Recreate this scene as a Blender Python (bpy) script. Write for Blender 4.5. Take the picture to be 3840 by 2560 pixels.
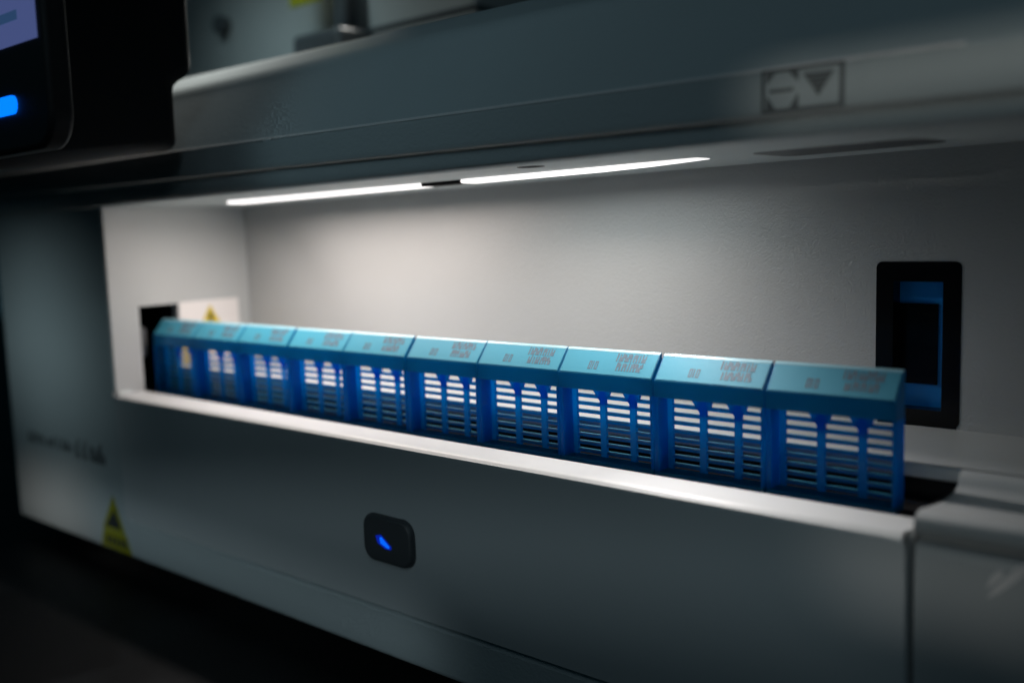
import bpy, bmesh, math, random
from mathutils import Vector, Matrix

# ------------------------------------------------------------------ scene, camera, light
sc = bpy.context.scene
for o in list(bpy.data.objects):
    bpy.data.objects.remove(o)
COL = sc.collection
S = 0.001                                   # the script is written in millimetres

cam_d = bpy.data.cameras.new('camera')
cam = bpy.data.objects.new('camera', cam_d)
COL.objects.link(cam)
sc.camera = cam
YAW, PITCH, ROLL = -0.7210, -0.1150, -0.0320
CX, CY, CZ = 359.93, -197.69, 37.38
f_ = Vector((math.cos(PITCH)*math.sin(YAW), math.cos(PITCH)*math.cos(YAW), math.sin(PITCH)))
r_ = f_.cross(Vector((0, 0, 1))).normalized()
u_ = r_.cross(f_)
c_, s_ = math.cos(ROLL), math.sin(ROLL)
rr, uu = c_*r_ + s_*u_, -s_*r_ + c_*u_
cam.matrix_world = Matrix(((rr.x, uu.x, -f_.x, CX*S), (rr.y, uu.y, -f_.y, CY*S),
                           (rr.z, uu.z, -f_.z, CZ*S), (0, 0, 0, 1)))
cam_d.sensor_fit = 'HORIZONTAL'
cam_d.sensor_width = 36
cam_d.lens = 35.0
cam_d.clip_start = 0.005
cam_d.clip_end = 50
cam_d.dof.use_dof = True
cam_d.dof.focus_distance = 0.2520
cam_d.dof.aperture_fstop = 7.0
cam_d.dof.aperture_blades = 9

W = bpy.data.worlds.new('World')
sc.world = W
W.use_nodes = True
W.node_tree.nodes['Background'].inputs[0].default_value = (0.14, 0.60, 0.84, 1)
W.node_tree.nodes['Background'].inputs[1].default_value = 0.020

def area(name, loc, target, size, power, color, size_y=None, spread=180, twist=0):
    d = bpy.data.lights.new(name, 'AREA')
    d.shape = 'RECTANGLE'
    d.size = size*S
    d.size_y = (size_y or size)*S
    d.energy = power
    d.color = color
    d.spread = math.radians(spread)
    o = bpy.data.objects.new(name, d)
    COL.objects.link(o)
    o.location = Vector(loc)*S
    q = (Vector(target)-Vector(loc)).to_track_quat('-Z', 'Y')
    q = q @ Matrix.Rotation(math.radians(twist), 3, 'Z').to_quaternion()
    o.rotation_euler = q.to_euler()
    return o
TEAL = (0.62, 0.90, 1.0)
area('room_lamp_high', (520, -420, 380), (170, -10, 75), 200, 0.027, (0.66, 0.85, 0.95), None, 60)
area('fill_cover', (300, -420, 260), (110, -10, 74), 160, 0.0038, (0.58, 0.88, 1.0), 40, 22)  # added fill for the cover front, not a known lamp
area('fill_drawer', (60, -340, -30), (112, -18, -52), 360, 0.00140, (0.72, 0.92, 1.0), 4, 9, 7.6)  # added fill: narrow pool of light along the drawer front
area('fill_base', (70, -300, -88), (70, -17, -77), 200, 0.0013, (0.75, 0.93, 1.0), 4, 9)  # added fill that lifts the plinth below the drawer
area('fill_panel', (-130, -300, 60), (-58, -17, -6), 70, 0.0032, (0.75, 0.95, 1.0), 8, 23)  # added fill for the light band on the left panel
area('fill_low', (-150, -300, -85), (-62, -17, -76), 60, 0.0010, (1.0, 0.95, 0.90), 4, 11)  # added fill aimed at the lower left of the panel
area('fill_corner', (330, -340, -20), (304, -18, -28), 40, 0.00018, (1.0, 1.0, 0.95), 4, 6)  # added fill: small pool of light on the corner block
area('fill_top_right', (440, -340, 90), (306, -20, 61.5), 70, 0.00040, (1.0, 0.98, 0.90), 2, 3.6)  # added fill: thin pool on the right end of the cover
area('fill_back', (-60, 30, 210), (-70, 130, 90), 120, 0.016, (0.66, 0.93, 1.0), 40, 70)  # added fill to brighten the equipment behind
area('fill_edge', (-5, 122, 205), (12, 14, 97), 60, 0.10, (1.0, 0.98, 0.92), None, 60)  # added fill from behind to light the cover's top edge

sc.view_settings.view_transform = 'Standard'
sc.view_settings.look = 'None'
sc.view_settings.exposure = 0.0
sc.view_settings.gamma = 1.0
sc.view_settings.use_curve_mapping = False
sc.render.engine = 'CYCLES'
sc.cycles.use_denoising = True
sc.cycles.max_bounces = 10
sc.cycles.diffuse_bounces = 6
sc.cycles.sample_clamp_indirect = 4.0
sc.cycles.caustics_reflective = False

# ------------------------------------------------------------------ materials
def new_mat(name):
    m = bpy.data.materials.new(name)
    m.use_nodes = True
    nt = m.node_tree
    return m, nt, nt.nodes['Principled BSDF']

def plastic(name, col, rough=0.45, bump=0.0, scale=900, var=0.05, spec=0.5, dist=0.2):
    m, nt, p = new_mat(name)
    tc = nt.nodes.new('ShaderNodeTexCoord')
    n = nt.nodes.new('ShaderNodeTexNoise')
    n.inputs['Scale'].default_value = 35
    n.inputs['Detail'].default_value = 3
    nt.links.new(tc.outputs['Object'], n.inputs['Vector'])
    mx = nt.nodes.new('ShaderNodeMix')
    mx.data_type = 'RGBA'
    a = [c*(1-var) for c in col]
    b = [min(1, c*(1+var)) for c in col]
    mx.inputs[6].default_value = (*a, 1)
    mx.inputs[7].default_value = (*b, 1)
    nt.links.new(n.outputs['Fac'], mx.inputs[0])
    nt.links.new(mx.outputs[2], p.inputs['Base Color'])
    p.inputs['Roughness'].default_value = rough
    p.inputs['Specular IOR Level'].default_value = spec
    if bump:
        n2 = nt.nodes.new('ShaderNodeTexNoise')
        n2.inputs['Scale'].default_value = scale
        n2.inputs['Detail'].default_value = 2.5
        n2.inputs['Roughness'].default_value = 0.55
        n2.inputs['Distortion'].default_value = 0.6
        nt.links.new(tc.outputs['Object'], n2.inputs['Vector'])
        bp = nt.nodes.new('ShaderNodeBump')
        bp.inputs['Strength'].default_value = bump
        bp.inputs['Distance'].default_value = dist*S
        nt.links.new(n2.outputs['Fac'], bp.inputs['Height'])
        nt.links.new(bp.outputs['Normal'], p.inputs['Normal'])
    return m

def emitter(name, col, strength, base=0.03):
    m, nt, p = new_mat(name)
    p.inputs['Base Color'].default_value = (base, base, base, 1)
    p.inputs['Emission Color'].default_value = (*col, 1)
    p.inputs['Emission Strength'].default_value = strength
    return m

def translucent_plastic(name, col, trans, mix, rough=0.38, bump=0.0, scale=1500, dist=0.05):
    m = plastic(name, col, rough, bump, scale, 0.04, 0.45, dist)
    nt = m.node_tree
    p = nt.nodes['Principled BSDF']
    out = [n for n in nt.nodes if n.type == 'OUTPUT_MATERIAL'][0]
    t = nt.nodes.new('ShaderNodeBsdfTranslucent')
    t.inputs['Color'].default_value = (*trans, 1)
    ms = nt.nodes.new('ShaderNodeMixShader')
    ms.inputs[0].default_value = mix
    nt.links.new(p.outputs[0], ms.inputs[1])
    nt.links.new(t.outputs[0], ms.inputs[2])
    nt.links.new(ms.outputs[0], out.inputs['Surface'])
    return m

M = {}
M['shell'] = plastic('grey_shell_plastic', (0.48, 0.535, 0.545), 0.42, 0.45, 900, 0.03, 0.5, 0.3)
M['bay'] = plastic('bay_liner_plastic', (0.43, 0.445, 0.445), 0.28, 0.8, 1500, 0.02, 0.5, 0.22)
M['smooth'] = plastic('smooth_grey_plastic', (0.46, 0.485, 0.49), 0.38, 0.10, 900, 0.03)
M['drawer'] = plastic('drawer_plastic', (0.60, 0.625, 0.63), 0.40, 0.12, 900, 0.03)
M['black'] = plastic('black_plastic', (0.010, 0.010, 0.011), 0.5, 0.15, 900, 0.1, 0.2)
M['gloss'] = plastic('glossy_black_plastic', (0.004, 0.004, 0.0045), 0.22, 0, 900, 0.1, 0.25)
M['void'] = plastic('dark_recess', (0.006, 0.006, 0.007), 0.7, 0, 900, 0.1, 0.15)
M['button'] = plastic('button_rubber', (0.075, 0.082, 0.088), 0.42, 0.1, 900, 0.08)
M['led'] = emitter('light_diffuser', (1.0, 0.96, 0.94), 1.6, 0.6)
M['blue'] = translucent_plastic('blue_cassette_plastic', (0.003, 0.17, 0.29), (0.006, 0.48, 0.84), 0.52)
M['floor'] = translucent_plastic('thin_blue_plastic', (0.003, 0.19, 0.38), (0.006, 0.54, 1.0), 0.80, 0.3)
M['face'] = translucent_plastic('frosted_blue_face', (0.085, 0.45, 0.62), (0.02, 0.45, 0.85), 0.20, 0.46, 0.5, 2600, 0.06)
M['edge'] = translucent_plastic('blue_slat_painted_light', (0.06, 0.34, 0.50), (0.02, 0.45, 0.85), 0.35)  # paler copy of the blue, with the lit look of slat tops painted in
M['rim'] = translucent_plastic('blue_rim_painted_glint', (0.34, 0.62, 0.72), (0.10, 0.45, 0.75), 0.15, 0.30)  # the rim's bright highlight is painted in as a whiter blue
M['ink'] = plastic('grey_ink', (0.12, 0.20, 0.27), 0.6, 0.5, 2600, 0.25, 0.4, 0.06)
M['metal'] = plastic('steel_strip', (0.55, 0.55, 0.55), 0.25, 0.2, 1200, 0.08)
M['metal'].node_tree.nodes['Principled BSDF'].inputs['Metallic'].default_value = 1
M['white'] = plastic('white_sticker_and_glints', (0.80, 0.78, 0.77), 0.5, 0, 1, 0.02)  # also the colour of the painted glints on block and cover
M['yellow'] = plastic('yellow_sticker', (0.60, 0.46, 0.015), 0.5, 0, 1, 0.05)
M['olive'] = plastic('yellow_hazard_film', (0.34, 0.33, 0.012), 0.45, 0, 1, 0.06)
M['faint'] = plastic('faded_grey_print', (0.15, 0.165, 0.17), 0.5, 0, 1, 0.08)
M['print'] = plastic('dark_print', (0.035, 0.042, 0.046), 0.5, 0, 1, 0.1)
M['wblue'] = plastic('blue_insert', (0.008, 0.33, 0.92), 0.4, 0.1, 900, 0.05)
M['screen'] = emitter('lit_screen', (0.055, 0.075, 0.20), 1.0)
M['screen2'] = emitter('screen_text', (0.02, 0.05, 0.12), 1.0)
M['status'] = emitter('blue_status_led', (0.0, 0.16, 1.0), 1.6)
M['bglow'] = emitter('button_led', (0.0, 0.010, 0.30), 1.0)
M['bglow2'] = emitter('button_led_core', (0.0, 0.13, 1.0), 1.0)
M['panel'] = plastic('cabinet_paint', (0.45, 0.46, 0.45), 0.5, 0.1, 600, 0.05)
M['backdrop'] = plastic('dark_wall_paint', (0.012, 0.014, 0.016), 0.8, 0.1, 60, 0.3)

def table_mat():
    m, nt, p = new_mat('dark_speckled_laminate')
    tc = nt.nodes.new('ShaderNodeTexCoord')
    n = nt.nodes.new('ShaderNodeTexNoise')
    n.inputs['Scale'].default_value = 22
    n.inputs['Detail'].default_value = 6
    cr = nt.nodes.new('ShaderNodeValToRGB')
    cr.color_ramp.elements[0].position = 0.5
    cr.color_ramp.elements[0].color = (0.004, 0.004, 0.0045, 1)
    cr.color_ramp.elements[1].position = 0.75
    cr.color_ramp.elements[1].color = (0.014, 0.016, 0.018, 1)
    nt.links.new(tc.outputs['Object'], n.inputs['Vector'])
    nt.links.new(n.outputs['Fac'], cr.inputs[0])
    nt.links.new(cr.outputs[0], p.inputs['Base Color'])
    p.inputs['Roughness'].default_value = 0.55
    p.inputs['Specular IOR Level'].default_value = 0.2
    return m
M['table'] = table_mat()

# ------------------------------------------------------------------ mesh helpers (mm)
class B:
    def __init__(self):
        self.bm = bmesh.new()
    def box(self, x0, x1, y0, y1, z0, z1):
        v = [self.bm.verts.new((x*S, y*S, z*S)) for x in (x0, x1) for y in (y0, y1) for z in (z0, z1)]
        for q in ((0, 1, 3, 2), (4, 6, 7, 5), (0, 4, 5, 1), (2, 3, 7, 6), (0, 2, 6, 4), (1, 5, 7, 3)):
            self.bm.faces.new([v[i] for i in q])
        return v
    def prism(self, pts, axis, a, b):
        """closed outline pts extruded along axis from a to b; pts are the two other coordinates in x,y,z order"""
        def mk(p, t):
            c = list(p)
            c.insert('xyz'.index(axis), t)
            return self.bm.verts.new(Vector(c)*S)
        A = [mk(p, a) for p in pts]
        Bv = [mk(p, b) for p in pts]
        n = len(pts)
        fa = self.bm.faces.new(A)
        fb = self.bm.faces.new(Bv[::-1])
        for i in range(n):
            self.bm.faces.new((A[i], Bv[i], Bv[(i+1) % n], A[(i+1) % n]))
        return fa, fb
    def quad(self, pts):
        self.bm.faces.new([self.bm.verts.new(Vector(p)*S) for p in pts])
    def slab(self, o, ex, ey, n, w, h, t):
        """thin plate: corner o, in-plane axes ex, ey, thickness t along n"""
        o, ex, ey, n = Vector(o), Vector(ex), Vector(ey), Vector(n)
        v = [self.bm.verts.new((o+ex*(w*i)+ey*(h*j)+n*(t*k))*S) for i in (0, 1) for j in (0, 1) for k in (0, 1)]
        for q in ((0, 1, 3, 2), (4, 6, 7, 5), (0, 4, 5, 1), (2, 3, 7, 6), (0, 2, 6, 4), (1, 5, 7, 3)):
            self.bm.faces.new([v[i] for i in q])
    def bevel_faces(self, faces, off, seg=5):
        ed = {e for f in faces for e in f.edges}
        bmesh.ops.bevel(self.bm, geom=list(ed), offset=off*S, segments=seg, affect='EDGES', profile=0.5)
    def done(self, name, mat, parent=None, bevel=0, seg=2, smooth=True):
        bmesh.ops.recalc_face_normals(self.bm, faces=self.bm.faces)
        me = bpy.data.meshes.new(name)
        self.bm.to_mesh(me)
        self.bm.free()
        me.materials.append(mat)
        o = bpy.data.objects.new(name, me)
        COL.objects.link(o)
        if parent:
            o.parent = parent
        if bevel:
            md = o.modifiers.new('bevel', 'BEVEL')
            md.width = bevel*S
            md.segments = seg
            md.limit_method = 'ANGLE'
            md.angle_limit = math.radians(35)
            md.harden_normals = False
        if smooth:
            for p in me.polygons:
                p.use_smooth = True
            me.set_sharp_from_angle(angle=math.radians(32))
        return o

def rrect(x0, x1, y0, y1, r, n=6):
    pts = []
    for cx, cy, a0 in ((x1-r, y0+r, -90), (x1-r, y1-r, 0), (x0+r, y1-r, 90), (x0+r, y0+r, 180)):
        for i in range(n+1):
            a = math.radians(a0+90*i/n)
            pts.append((cx+r*math.cos(a), cy+r*math.sin(a)))
    return pts

def curve(pts, n=8):
    """Catmull-Rom through pts"""
    out = []
    P = [pts[0]]+list(pts)+[pts[-1]]
    for i in range(1, len(P)-2):
        p0, p1, p2, p3 = (Vector(q) for q in P[i-1:i+3])
        for k in range(n):
            t = k/n
            q = 0.5*((2*p1)+(p2-p0)*t+(2*p0-5*p1+4*p2-p3)*t*t+(3*p1-p0-3*p2+p3)*t**3)
            out.append((q.x, q.y))
    out.append(tuple(pts[-1]))
    return out

def thing(name, label, cat, loc=(0, 0, 0), group=None):
    o = bpy.data.objects.new(name, None)
    o.empty_display_size = 0.01
    COL.objects.link(o)
    o.location = Vector(loc)*S
    o['label'] = label
    o['category'] = cat
    if group:
        o['group'] = group
    return o

# ------------------------------------------------------------------ setting
b = B()
b.box(-1500, 1500, -900, 900, -130, -93)
t = b.done('tabletop', M['table'])
t['kind'] = 'structure'
b = B()
b.box(-2500, 2500, 1400, 1420, -400, 2000)
t = b.done('wall', M['backdrop'])
t['kind'] = 'structure'

# ------------------------------------------------------------------ the machine
mc = thing('laboratory_machine', 'grey benchtop laboratory machine with a lit loading bay behind its front drawer',
           'lab machine', (0, 0, 0))
XR = 319.0                                     # right end of the machine
def zc(x):                                     # loading bay ceiling height
    return 49.0+0.0115*x

# front shell left of the bay and the plinth under the drawer (one L-shaped moulding)
b = B()
f1, f2 = b.prism([(-97, -84.5), (XR, -84.5), (XR, -69.6), (4.0, -69.6), (4.0, -21.5), (-0.01, -21.5),
                  (-0.01, 60), (-97, 60)], 'y', -17.0, -9.0)
b.done('front_panel', M['shell'], mc, 1.8, 4)
b = B()
b.box(-95, -62, -8.9, 58, -84, 60)
b.done('side_housing', M['shell'], mc, 1, 2)

# drawer with its bright top lip
def drawer_profile():
    return curve([(-7.2, -24.5), (-7.2, -21.4), (-8.2, -20.6), (-13, -20.5), (-17.6, -20.6), (-19.1, -21.3), (-19.6, -23),
                  (-19.2, -35), (-18.9, -50), (-19.0, -62), (-18.6, -68.6)], 6)+[(-15, -69.2), (-7.2, -69.2)]
b = B()
fa, fb = b.prism(drawer_profile(), 'x', 4.4, 296.9)
b.bevel_faces([fa, fb], 1.6, 4)
b.done('drawer', M['drawer'], mc)

# rail the cassettes stand in
b = B()
b.box(-12, 297.2, -7.0, 11.0, -40, -23.1)
b.box(-12, 297.2, 11.05, 14, -40, -17.5)
b.box(297.25, 297.8, -12, 14, -40, -17.6)
b.done('cassette_rail', M['void'], mc)
b = B()
b.box(-12, 297, 8.6, 9.2, -23.0, -22.1)
b.done('metal_strip', M['metal'], mc)
# shelf behind the cassettes
b = B()
b.prism(curve([(46, -13.7), (13, -13.95), (10.7, -14.2), (10.0, -14.9), (10.0, -17.0)], 5)+[(10.4, -17.4), (46, -17.4)], 'x', -6, XR-0.6)
b.done('bay_shelf', M['smooth'], mc)

# right-hand corner block with bullnose
b = B()
pf = curve([(46, -14.6), (14, -14.25), (10.8, -14.24), (9.0, -14.45), (7.4, -15.3), (6.0, -17.2), (3.0, -17.9), (-3, -17.9), (-8, -17.5), (-12.0, -17.0),
            (-15.4, -16.6), (-17.6, -17.6), (-18.0, -19.4), (-17.0, -20.9), (-14.6, -21.6)], 5)
pf += curve([(-14.4, -22.2), (-16.2, -22.6), (-17.2, -24), (-17.5, -34), (-17.1, -55), (-16.9, -69)], 5)+[(46, -69)]
fa, fb = b.prism(pf, 'x', 297.9, XR)
b.bevel_faces([fb], 2.6, 4)
b.done('corner_block', M['smooth'], mc, 0.8, 2)

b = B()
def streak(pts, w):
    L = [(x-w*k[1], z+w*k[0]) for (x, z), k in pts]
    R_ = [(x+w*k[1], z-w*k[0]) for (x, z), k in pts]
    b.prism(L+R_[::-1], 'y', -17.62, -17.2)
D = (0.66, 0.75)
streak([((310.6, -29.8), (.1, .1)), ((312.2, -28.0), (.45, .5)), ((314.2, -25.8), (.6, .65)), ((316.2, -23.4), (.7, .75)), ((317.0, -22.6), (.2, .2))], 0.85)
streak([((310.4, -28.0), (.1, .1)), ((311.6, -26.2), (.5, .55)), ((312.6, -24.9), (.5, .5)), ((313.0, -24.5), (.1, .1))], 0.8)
b.done('painted_glint', M['white'], mc)  # glossy highlights on the block, painted as thin pale strips

# loading bay liner
b = B()
for x0, x1, z0, z1 in ((-6, 267.0, -14.5, zc(130)+2), (285.8, 318.4, -14.5, zc(300)+2), (267.0, 285.8, 25.4, zc(300)+2)):
    b.box(x0, x1, 44.8, 49, z0, z1)
back = b.done('bay_back_wall', M['bay'], mc)
b = B()                                          # left bay wall with its dark cassette slot
for y0, y1, z0, z1 in ((-16.4, -4.9, -21.6, 60), (11.6, 44.8, -21.6, 60), (-4.9, 11.6, 11.3, 60)):
    b.box(-4, 0.0, y0, y1, z0, z1)
b.done('bay_side_wall', M['smooth'], mc)
b = B()
b.box(-60, -58, -10, 20, -30, 20)
b.box(-58, -4.05, -7, -5, -30, 20)
b.box(-58, -4.05, 11.7, 13, -30, 20)
b.box(-58, -4.05, -5, 11.7, 11.4, 13)
b.done('cassette_slot', M['void'], mc)
b = B()
b.box(-14, -5, -4.4, 0.4, -9, 2.5)
b.done('slot_guide', M['button'], mc, 0.8, 3)
b = B()
b.box(314, XR, 2, 49, -13.5, 52)
b.done('bay_end_wall', M['bay'], mc)

# upper cover: ceiling of the bay, dark rolled underside, raked front and top edge
def cover_profile(dz):
    lower = curve([(-15.5, 50.7+dz), (-17.6, 50.8+dz), (-18.7, 51.5+dz), (-19.1, 52.8), (-19.2, 55.8), (-19.9, 56.35), (-20.7, 56.6), (-20.9, 57.5), (-20.9, 59.2), (-20.8, 64.7)], 6)
    upper = [(-20.6, 65.1), (-20.2, 65.5)]
    top = curve([(-19.8, 65.9), (-10, 75.6), (0.0, 85.6), (3.2, 89.0), (6.2, 91.4), (13, 95.3), (19, 98.4), (22.5, 99.6), (27, 99.9), (40, 100)], 5)
    return lower+upper+top+[(60, 100), (60, 50.7+dz)]
b = B()
pL, pR = cover_profile(zc(-97)-50.7), cover_profile(zc(XR)-50.7)
A = [b.bm.verts.new(Vector((-97, y, z))*S) for y, z in pL]
Bv = [b.bm.verts.new(Vector((XR, y, z))*S) for y, z in pR]
n = len(A)
fa = b.bm.faces.new(A)
fb = b.bm.faces.new(Bv[::-1])
for i in range(n):
    b.bm.faces.new((A[i], Bv[i], Bv[(i+1) % n], A[(i+1) % n]))
b.bevel_faces([fb], 5.0, 5)
b.done('upper_cover', M['shell'], mc)

# light strips set flush in the ceiling
def strip(name, x0, x1, y0, y1, rl, rr_, mat, drop, thick):
    pts = []
    for cx, cy, a0, r in ((x1, y0, -90, rr_), (x1, y1, 0, rr_), (x0, y1, 90, rl), (x0, y0, 180, rl)):
        ccx = cx-r if cx == x1 else cx+r
        ccy = cy-r if cy == y1 else cy+r
        k = 8 if r > 0.01 else 0
        for i in range(k+1):
            a = math.radians(a0+(90*i/k if k else 0))
            pts.append((ccx+r*math.cos(a), ccy+r*math.sin(a)))
    bb = B()
    lo = [bb.bm.verts.new(Vector((x, y, zc(x)-drop))*S) for x, y in pts]
    hi = [bb.bm.verts.new(Vector((x, y, zc(x)-drop+thick))*S) for x, y in pts]
    bb.bm.faces.new(lo)
    bb.bm.faces.new(hi[::-1])
    m = len(pts)
    for i in range(m):
        bb.bm.faces.new((lo[i], lo[(i+1) % m], hi[(i+1) % m], hi[i]))
    return bb.done(name, mat, mc, smooth=False)
def strip_lamp(x0, x1, power, color, spread, tilt_y=0, tilt_x=0):
    d = bpy.data.lights.new('bay_lamp', 'AREA')
    d.shape = 'RECTANGLE'
    d.size, d.size_y = (x1-x0)*S, 6*S
    d.energy = power
    d.color = color
    d.spread = math.radians(spread)
    o = bpy.data.objects.new('bay_lamp', d)
    COL.objects.link(o)
    o.location = Vector(((x0+x1)/2, 10.0, zc((x0+x1)/2)-(1.9 if tilt_y else 1.2)))*S
    o.rotation_euler = (math.radians(-tilt_y), math.atan(-0.0115)+math.radians(-tilt_x), 0)
    if tilt_y:
        d.size_y = 3*S
WARM = (1.0, 0.87, 0.80)
strip_lamp(47, 96, 0.006, WARM, 110)
strip_lamp(47, 96, 0.050, WARM, 170)
strip_lamp(48, 54, 0.012, WARM, 120, 2, -38)
strip_lamp(96, 146, 0.045, WARM, 170)
strip_lamp(163, 222, 0.018, (1.0, 0.80, 0.70), 135)
strip_lamp(163, 222, 0.026, (0.92, 0.97, 0.96), 170)
strip_lamp(204, 222, 0.018, (1.0, 0.93, 0.90), 90, 30, 25)
strip_lamp(206, 222, 0.016, (1.0, 0.93, 0.90), 60, 24, 42)

def bar(name, outline, y0, y1, mat, bevel):
    bb = B()
    bb.prism([(x, zc(x)-d) for x, d in outline], 'y', y0, y1)
    return bb.done(name, mat, mc, bevel, 2)
bar('light_strip', [(46, -0.2), (46, 0.9), (48, 1.1), (146.2, 1.05), (146.2, -0.2)], 7.0, 13.0, M['led'], 0.25)
bar('light_strip', [(162.7, -0.2), (162.7, 0.8), (163.4, 1.05), (208, 1.0), (222, 0.75), (232, 0.4), (238.8, 0.12), (238.8, -0.2)], 7.0, 13.0, M['led'], 0.12)
bar('strip_connector', [(146.3, -0.2), (146.3, 1.0), (161.5, 1.0), (162.6, 0.8), (162.6, -0.2)], 7.2, 12.8, M['void'], 0.15)
strip('screw_hole', 201.5, 208.5, -15.3, -9.7, 2.79, 2.79, M['void'], 0.08, 0.3)
strip('ceiling_recess', 251, 289, 8, 29, 4, 6, M['button'], 0.08, 0.3)

# viewing window in the back wall
b = B()
out_ = rrect(266.4, 286.4, -13.4, 26.0, 1.5, 5)
inn_ = rrect(270.6, 282.2, -9.6, 21.2, 0.3, 5)
n = len(out_)
rings = []
for pts, y in ((out_, 44.65), (inn_, 44.65), (inn_, 49.0), (out_, 49.0)):
    rings.append([b.bm.verts.new(Vector((x, y, z))*S) for x, z in pts])
for k in range(4):
    r0, r1 = rings[k], rings[(k+1) % 4]
    for i in range(n):
        b.bm.faces.new((r0[i], r0[(i+1) % n], r1[(i+1) % n], r1[i]))
win = b.done('viewing_window', M['gloss'], mc)
b = B()
b.box(267, 283.5, 49.6, 50.6, -11, 22)
b.done('blue_insert', M['wblue'], win)
b = B()
b.box(267.6, 279.7, 49.1, 49.5, -4.1, 15.6)
b.done('dark_pane', M['gloss'], win)

# push button with a blue indicator
b = B()
b.prism(rrect(145.4, 165.6, -54.9, -41.2, 4.2, 8), 'y', -20.6, -18.4)
btn = b.done('push_button', M['button'], mc, 1.1, 4)
def on_button(pts, y0, y1, name, mat):
    bb = B()
    bb.prism(pts, 'y', y0, y1)
    return bb.done(name, mat, btn, smooth=False)
on_button([(151.2, -47.2), (153.4, -46.6), (157.6, -49.4), (157.4, -50.3), (155.0, -50.4), (152.0, -49.2)], -20.72, -20.4, 'indicator_light', M['bglow'])
on_button([(153.0, -47.4), (153.8, -47.2), (157.0, -49.5), (156.7, -50.0), (155.6, -49.9), (153.2, -49.0)], -20.80, -20.5, 'indicator_core', M['bglow2'])

# stickers and marks
b = B()
b.box(-0.1, 0.12, 12.3, 39.2, -13.7, 11.6)
wl = b.done('warning_label', M['white'], mc)
b = B()
b.prism([(19.2, -2.0), (32.6, -2.0), (25.9, 9.6)], 'x', 0.1, 0.2)
b.box(0.1, 0.2, 12.4, 22.1, -13.6, -5.2)
b.box(0.1, 0.2, 22.15, 30, -9.5, -5.2)
b.done('warning_triangle', M['yellow'], wl, smooth=False)
b = B()
b.prism([(25.3, 1.4), (26.5, 1.4), (26.7, 6.4), (25.1, 6.4)], 'x', 0.15, 0.26)
b.prism([(25.3, -0.6), (26.5, -0.6), (26.5, 0.6), (25.3, 0.6)], 'x', 0.15, 0.26)
b.done('warning_mark', M['print'], wl, smooth=False)

b = B()
b.prism([(-20.0, -83.2), (4.0, -83.6), (0.0, -76.0), (-17.6, -76.0)], 'y', -17.15, -16.9)
hz = b.done('hazard_sticker', M['olive'], mc, smooth=False)
b = B()
b.prism([(-18.0, -75.8), (-0.5, -75.8), (-8.2, -61.5)], 'y', -17.15, -16.9)
b.done('hazard_triangle', M['olive'], hz, smooth=False)
b = B()
b.prism([(-15.6, -74.6), (-3.2, -74.6), (-8.0, -67.2)], 'y', -17.25, -17.0)
for k in range(5):
    b.box(-15.5+k*3.4, -13.4+k*3.4, -17.25, -17.0, -81.6, -78.4)
b.done('hazard_print', M['print'], hz, smooth=False)

rnd = random.Random(4)
def strokes(bb, place, x0, x1, h, n, w, seed):
    """a run of n worn, unreadable characters made of short bars; place(x, s, w, h) adds one bar"""
    r = random.Random(seed)
    cw = (x1-x0)/n
    for k in range(n):
        cx = x0+k*cw
        place(cx+0.05*cw, 0, w, h*r.uniform(0.8, 1))
        if r.random() < 0.75:
            place(cx+0.62*cw, h*r.choice((0, 0, 0.45)), w, h*r.uniform(0.45, 0.55) if r.random() < .5 else h*0.55)
        for lv in (0, 0.45, 0.86):
            if r.random() < 0.62:
                place(cx+0.05*cw+w, h*lv, 0.57*cw-w, w*0.9)
b = B()
strokes(b, lambda x, s, w, h: b.box(x, x+w, -17.12, -16.95, -48.6+s, -48.6+s+h), -81, -40, 4.4, 9, 1.5, 3)
strokes(b, lambda x, s, w, h: b.box(x, x+w, -17.12, -16.95, -50.2+s, -50.2+s+h), -37, -12, 7.0, 4, 2.4, 8)
b.done('lettering', M['faint'], mc, smooth=False)

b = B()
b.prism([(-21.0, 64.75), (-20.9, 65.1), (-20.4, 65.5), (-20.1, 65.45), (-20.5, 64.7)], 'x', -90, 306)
b.done('painted_ridge_glint', M['white'], mc)  # white strip added as the bright highlight along the cover ridge

# door symbol plate on the lower band of the cover
e_up = Vector((0, 0.02, 1)).normalized()
e_n = Vector((0, -1, 0.02)).normalized()
def cov(x, s, lift=0.0):
    return Vector((x+1.3, -20.9, 58.9))+e_up*(s*0.93-0.05)+e_n*(lift+0.12)
b = B()
def pl(x0, x1, s0, s1):
    b.slab(cov(x0, s0, 0.02), (1, 0, 0), e_up, e_n, x1-x0, s1-s0, 0.12)
X0, X1, T0, T1 = 268.2, 284.4, -2.1, 6.4
pl(X0, X1, T0, T0+0.6); pl(X0, X1, T1-0.5, T1); pl(X0, X0+0.6, T0+.6, T1-.5); pl(X1-0.9, X1, T0+.6, T1-.5)
sym = b.done('door_symbol', M['faint'], mc, smooth=False)
b = B()
def tri(pts):
    vs0 = [b.bm.verts.new(cov(x, s, 0.02)*S) for x, s in pts]
    vs1 = [b.bm.verts.new(cov(x, s, 0.13)*S) for x, s in pts]
    b.bm.faces.new(vs0[::-1]); b.bm.faces.new(vs1)
    m = len(pts)
    for i in range(m):
        b.bm.faces.new((vs0[i], vs0[(i+1) % m], vs1[(i+1) % m], vs1[i]))
pl(269.9, 274.6, 1.9, 2.5)
tri([(269.2, 5.8), (269.2, 3.6), (271.0, 5.8)])
tri([(275.6, 5.8), (273.7, 5.8), (275.6, 3.6)])
tri([(269.2, -1.4), (271.1, -1.4), (269.2, 1.4)])
tri([(275.6, -1.4), (275.6, 1.4), (273.9, -1.4)])
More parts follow.
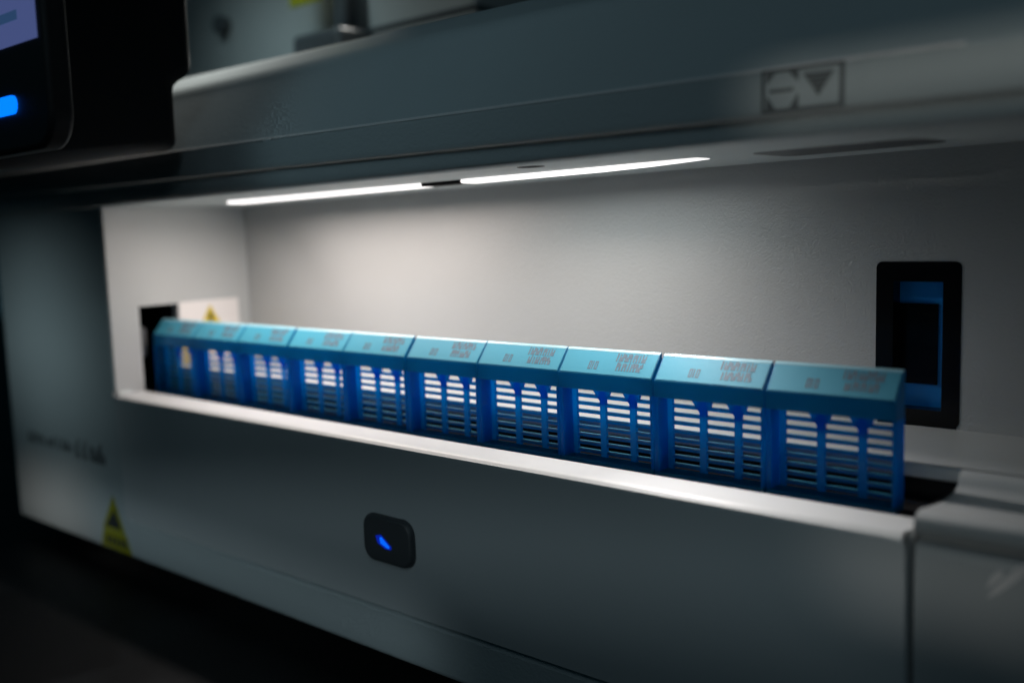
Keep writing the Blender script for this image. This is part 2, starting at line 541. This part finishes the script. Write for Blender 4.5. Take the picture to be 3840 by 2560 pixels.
b.done('corner_marks', M['faint'], sym, smooth=False)
b = B()
for k in range(5):
    w = 3.0*(1-k/5.0)
    w2 = 3.0*(1-(k+0.85)/5.0)
    s1 = 5.0-k*0.92
    tri([(279.5-w, s1), (279.5-w2, s1-0.80), (279.5+w2, s1-0.80), (279.5+w, s1)])
b.done('arrow_mark', M['faint'], sym, smooth=False)

# ------------------------------------------------------------------ cassettes
HD = Vector((0, 4.725, 5.981))
SL = HD.length
e_s = HD.normalized()
e_f = Vector((0, -5.981, 4.725)).normalized()
CW = 28.35
def build_cassette(root, seed):
    b = B()
    b.prism([(0, -4.0), (0, 0), (4.30, 5.44), (4.78, 5.78), (4.95, 5.6), (4.95, -4.0)], 'x', 0, CW)
    b.box(0, CW, 0, 4.95, -23.0, -21.9)
    b.done('cassette_frame', M['blue'], root, 0.22, 2)
    for x0, x1 in ((0.0, 1.15), (CW-0.75, CW)):
        b = B()
        b.box(x0, x1, 0, 4.95, -21.9, -4.0)
        b.done('side_wall', M['floor'], root, 0.12, 1)
    b = B()
    cols = ((2.6, 9.9), (11.7, 19.0), (20.75, 27.2))
    xs = [1.15]+[v for c in cols for v in c]+[CW-0.75]
    for k in range(0, len(xs), 2):
        b.box(xs[k], xs[k+1], 4.10, 4.88, -21.9, -4.0)
    bots = [-5.98-2.06*k for k in range(8)]
    for x0, x1 in cols:
        b.box(x0, x1, 4.10, 4.88, -4.75, -4.0)
        for z in bots:
            b.prism([(4.14, z-0.90), (4.70, z-0.90), (4.92, z+0.03), (4.14, z-0.22)], 'x', x0, x1)
    for xm in (10.8, 19.9):
        b.prism([(xm-3.4, -4.05), (xm+2.6, -4.05), (xm+1.9, -5.9), (xm+0.92, -6.9), (xm+0.92, -8.3), (xm-0.92, -8.3), (xm-0.92, -7.4), (xm-2.15, -5.9)],
                'y', 4.04, 4.93)
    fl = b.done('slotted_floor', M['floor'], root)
    fl.data.materials.append(M['edge'])                # slat tops paler: light from above painted into their colour
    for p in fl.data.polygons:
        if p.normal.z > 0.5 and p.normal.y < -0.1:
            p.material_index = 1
    b = B()
    b.slab(Vector((0.35, 0, 0))+e_s*0.30-e_f*0.3, (1, 0, 0), e_s, e_f, CW-0.7, SL-1.05, 0.36)
    face = b.done('label_face', M['face'], root, 0.10, 2)
    b = B()
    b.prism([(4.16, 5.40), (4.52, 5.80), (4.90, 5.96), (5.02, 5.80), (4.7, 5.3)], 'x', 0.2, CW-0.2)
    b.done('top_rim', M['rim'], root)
    return face
def add_print(face, seed):
    b = B()
    def place(s0):
        def pr(x, s, w, h):
            b.slab(Vector((x, 0, 0))+e_s*(s0*SL+s)+e_f*0.05, (1, 0, 0), e_s, e_f, w, h, 0.05)
        return pr
    pr = place(0.21)
    for k, x in enumerate((8.6, 9.75, 10.5)):
        if k == 1:
            pr(x, 0, 0.32, 2.3)
        else:
            pr(x, 0, 0.30, 2.3); pr(x+0.60, 0, 0.30, 2.3); pr(x+0.3, 0, 0.30, 0.30); pr(x+0.3, 2.0, 0.30, 0.30)
    b.done('printed_number', M['ink'], face, smooth=False)
    b = B()
    strokes(b, place(0.56), 16.2, 25.2, 2.35, 11, 0.42, 21+seed//3)
    strokes(b, place(0.22), 17.0, 24.6, 2.35, 9, 0.42, seed*7+3)
    b.done('printed_text', M['ink'], face, smooth=False)

labels = [
    'farthest blue tissue cassette, its end in the dark slot of the left bay wall',
    'blurred blue cassette in front of the white warning label, second from the slot',
    'blurred blue cassette third from the dark slot, just left of the first wide gap',
    'blurred blue cassette fourth from the dark slot, just right of the first wide gap',
    'pale lit blue cassette fifth from the dark slot in the row',
    'pale lit blue cassette sixth from the dark slot, middle of the row',
    'crisply focused blue cassette fourth from the near end of the row',
    'crisply focused blue cassette third from the near end of the row',
    'blue cassette beside the nearest one, second from the near end',
    'nearest and largest blue cassette, in front of the black viewing window',
]
jit = [(0.1, 0.0, 0.0), (0.0, -0.05, 0.0), (-0.15, 0.05, 0.0), (0.20, 0.0, 0.1), (0.05, -0.1, 0.0), (0.30, 0.05, 0.1), (0.0, 0.12, 0.15),
       (-0.15, -0.02, 0.0), (0.05, 0.0, 0.0), (0.12, 0.0, 0.0)]
GROUP = 'blue tissue cassettes standing in a row'
root0 = thing('tissue_cassette', labels[0], 'cassette', (0, 0, 0), GROUP)
face0 = build_cassette(root0, 0)
proto = [o for o in root0.children]
roots = [root0]
faces = [face0]
for i in range(1, 10):
    r = root0.copy()
    COL.objects.link(r)
    r['label'] = labels[i]
    for ch in proto:
        c = ch.copy()
        COL.objects.link(c)
        c.parent = r
        if ch is face0:
            faces.append(c)
    roots.append(r)
for i, r in enumerate(roots):
    jx, jy, rz = jit[i]
    r.location = Vector((i*28.8+0.2+jx, jy, 0))*S
    r.rotation_euler = (math.radians(0.35*((i*7) % 5-2)), 0, math.radians(rz))
    add_print(faces[i], i)

# ------------------------------------------------------------------ touchscreen in front of the machine
mon = thing('touchscreen_monitor', 'black touchscreen monitor with lit screen and blue status light above the front panel', 'monitor', (0, 0, 0))
b = B()
b.prism([(-90, 56), (-26.5, 64.5), (-26.5, 85), (-19.6, 88), (-19.6, 170), (-90, 170)], 'x', -150, 74)
b.done('monitor_casing', M['black'], mon, 3.5, 4)
b = B()
b.prism(rrect(-160, 138, 58, 190, 8, 6), 'y', -96, -90.3)
b.done('monitor_bezel', M['black'], mon, 1.2, 3)
b = B()
b.box(-150, 135.0, -96.4, -95.6, 81.8, 180)
scr = b.done('monitor_screen', M['screen'], mon)
b = B()
b.box(60, 126.5, -96.6, -96.2, 86.9, 89.0)
b.done('screen_text', M['screen2'], scr)
b = B()
b.prism(rrect(60, 122.0, 66.7, 70.9, 2.0, 6), 'y', -96.6, -95.6)
b.done('status_light', M['status'], mon)

# ------------------------------------------------------------------ equipment behind
cab = thing('equipment_cabinet', 'pale grey equipment cabinet with a round dark knob, behind the machine top', 'cabinet', (0, 0, 0))
b = B()
b.box(-420, -24, 130, 300, -92, 330)
b.done('cabinet_body', M['panel'], cab, 3, 3)
b = B()
b.prism([(-132+5*math.cos(a*math.pi/12), 153+5*math.sin(a*math.pi/12)) for a in range(24)], 'y', 124, 130.2)
b.done('knob', M['button'], cab, 0.8, 2)
post = thing('support_post', 'thin dark upright post with a yellow tag behind the machine top', 'post', (0, 0, 0))
b = B()
b.box(-26, -16, 118, 126, 98, 330)
b.done('post_tube', M['button'], post, 1.5, 2)
b = B()
b.box(-40, -4, 104, 128, -92, 131)
b.done('post_foot', M['button'], post, 3, 3)
b = B()
b.box(-50, -27, 112, 114, 147, 200)
b.done('tag', M['olive'], post)
bx = thing('storage_box', 'dim grey box standing right of the dark post behind the machine', 'box', (0, 0, 0))
b = B()
b.box(-8, 62, 125, 200, -92, 150)
b.done('box_body', M['panel'], bx, 2, 3)
b = B()
b.box(-8.5, 62.5, 124.3, 200.5, 129.5, 132)
b.done('box_lid_rim', M['button'], bx)
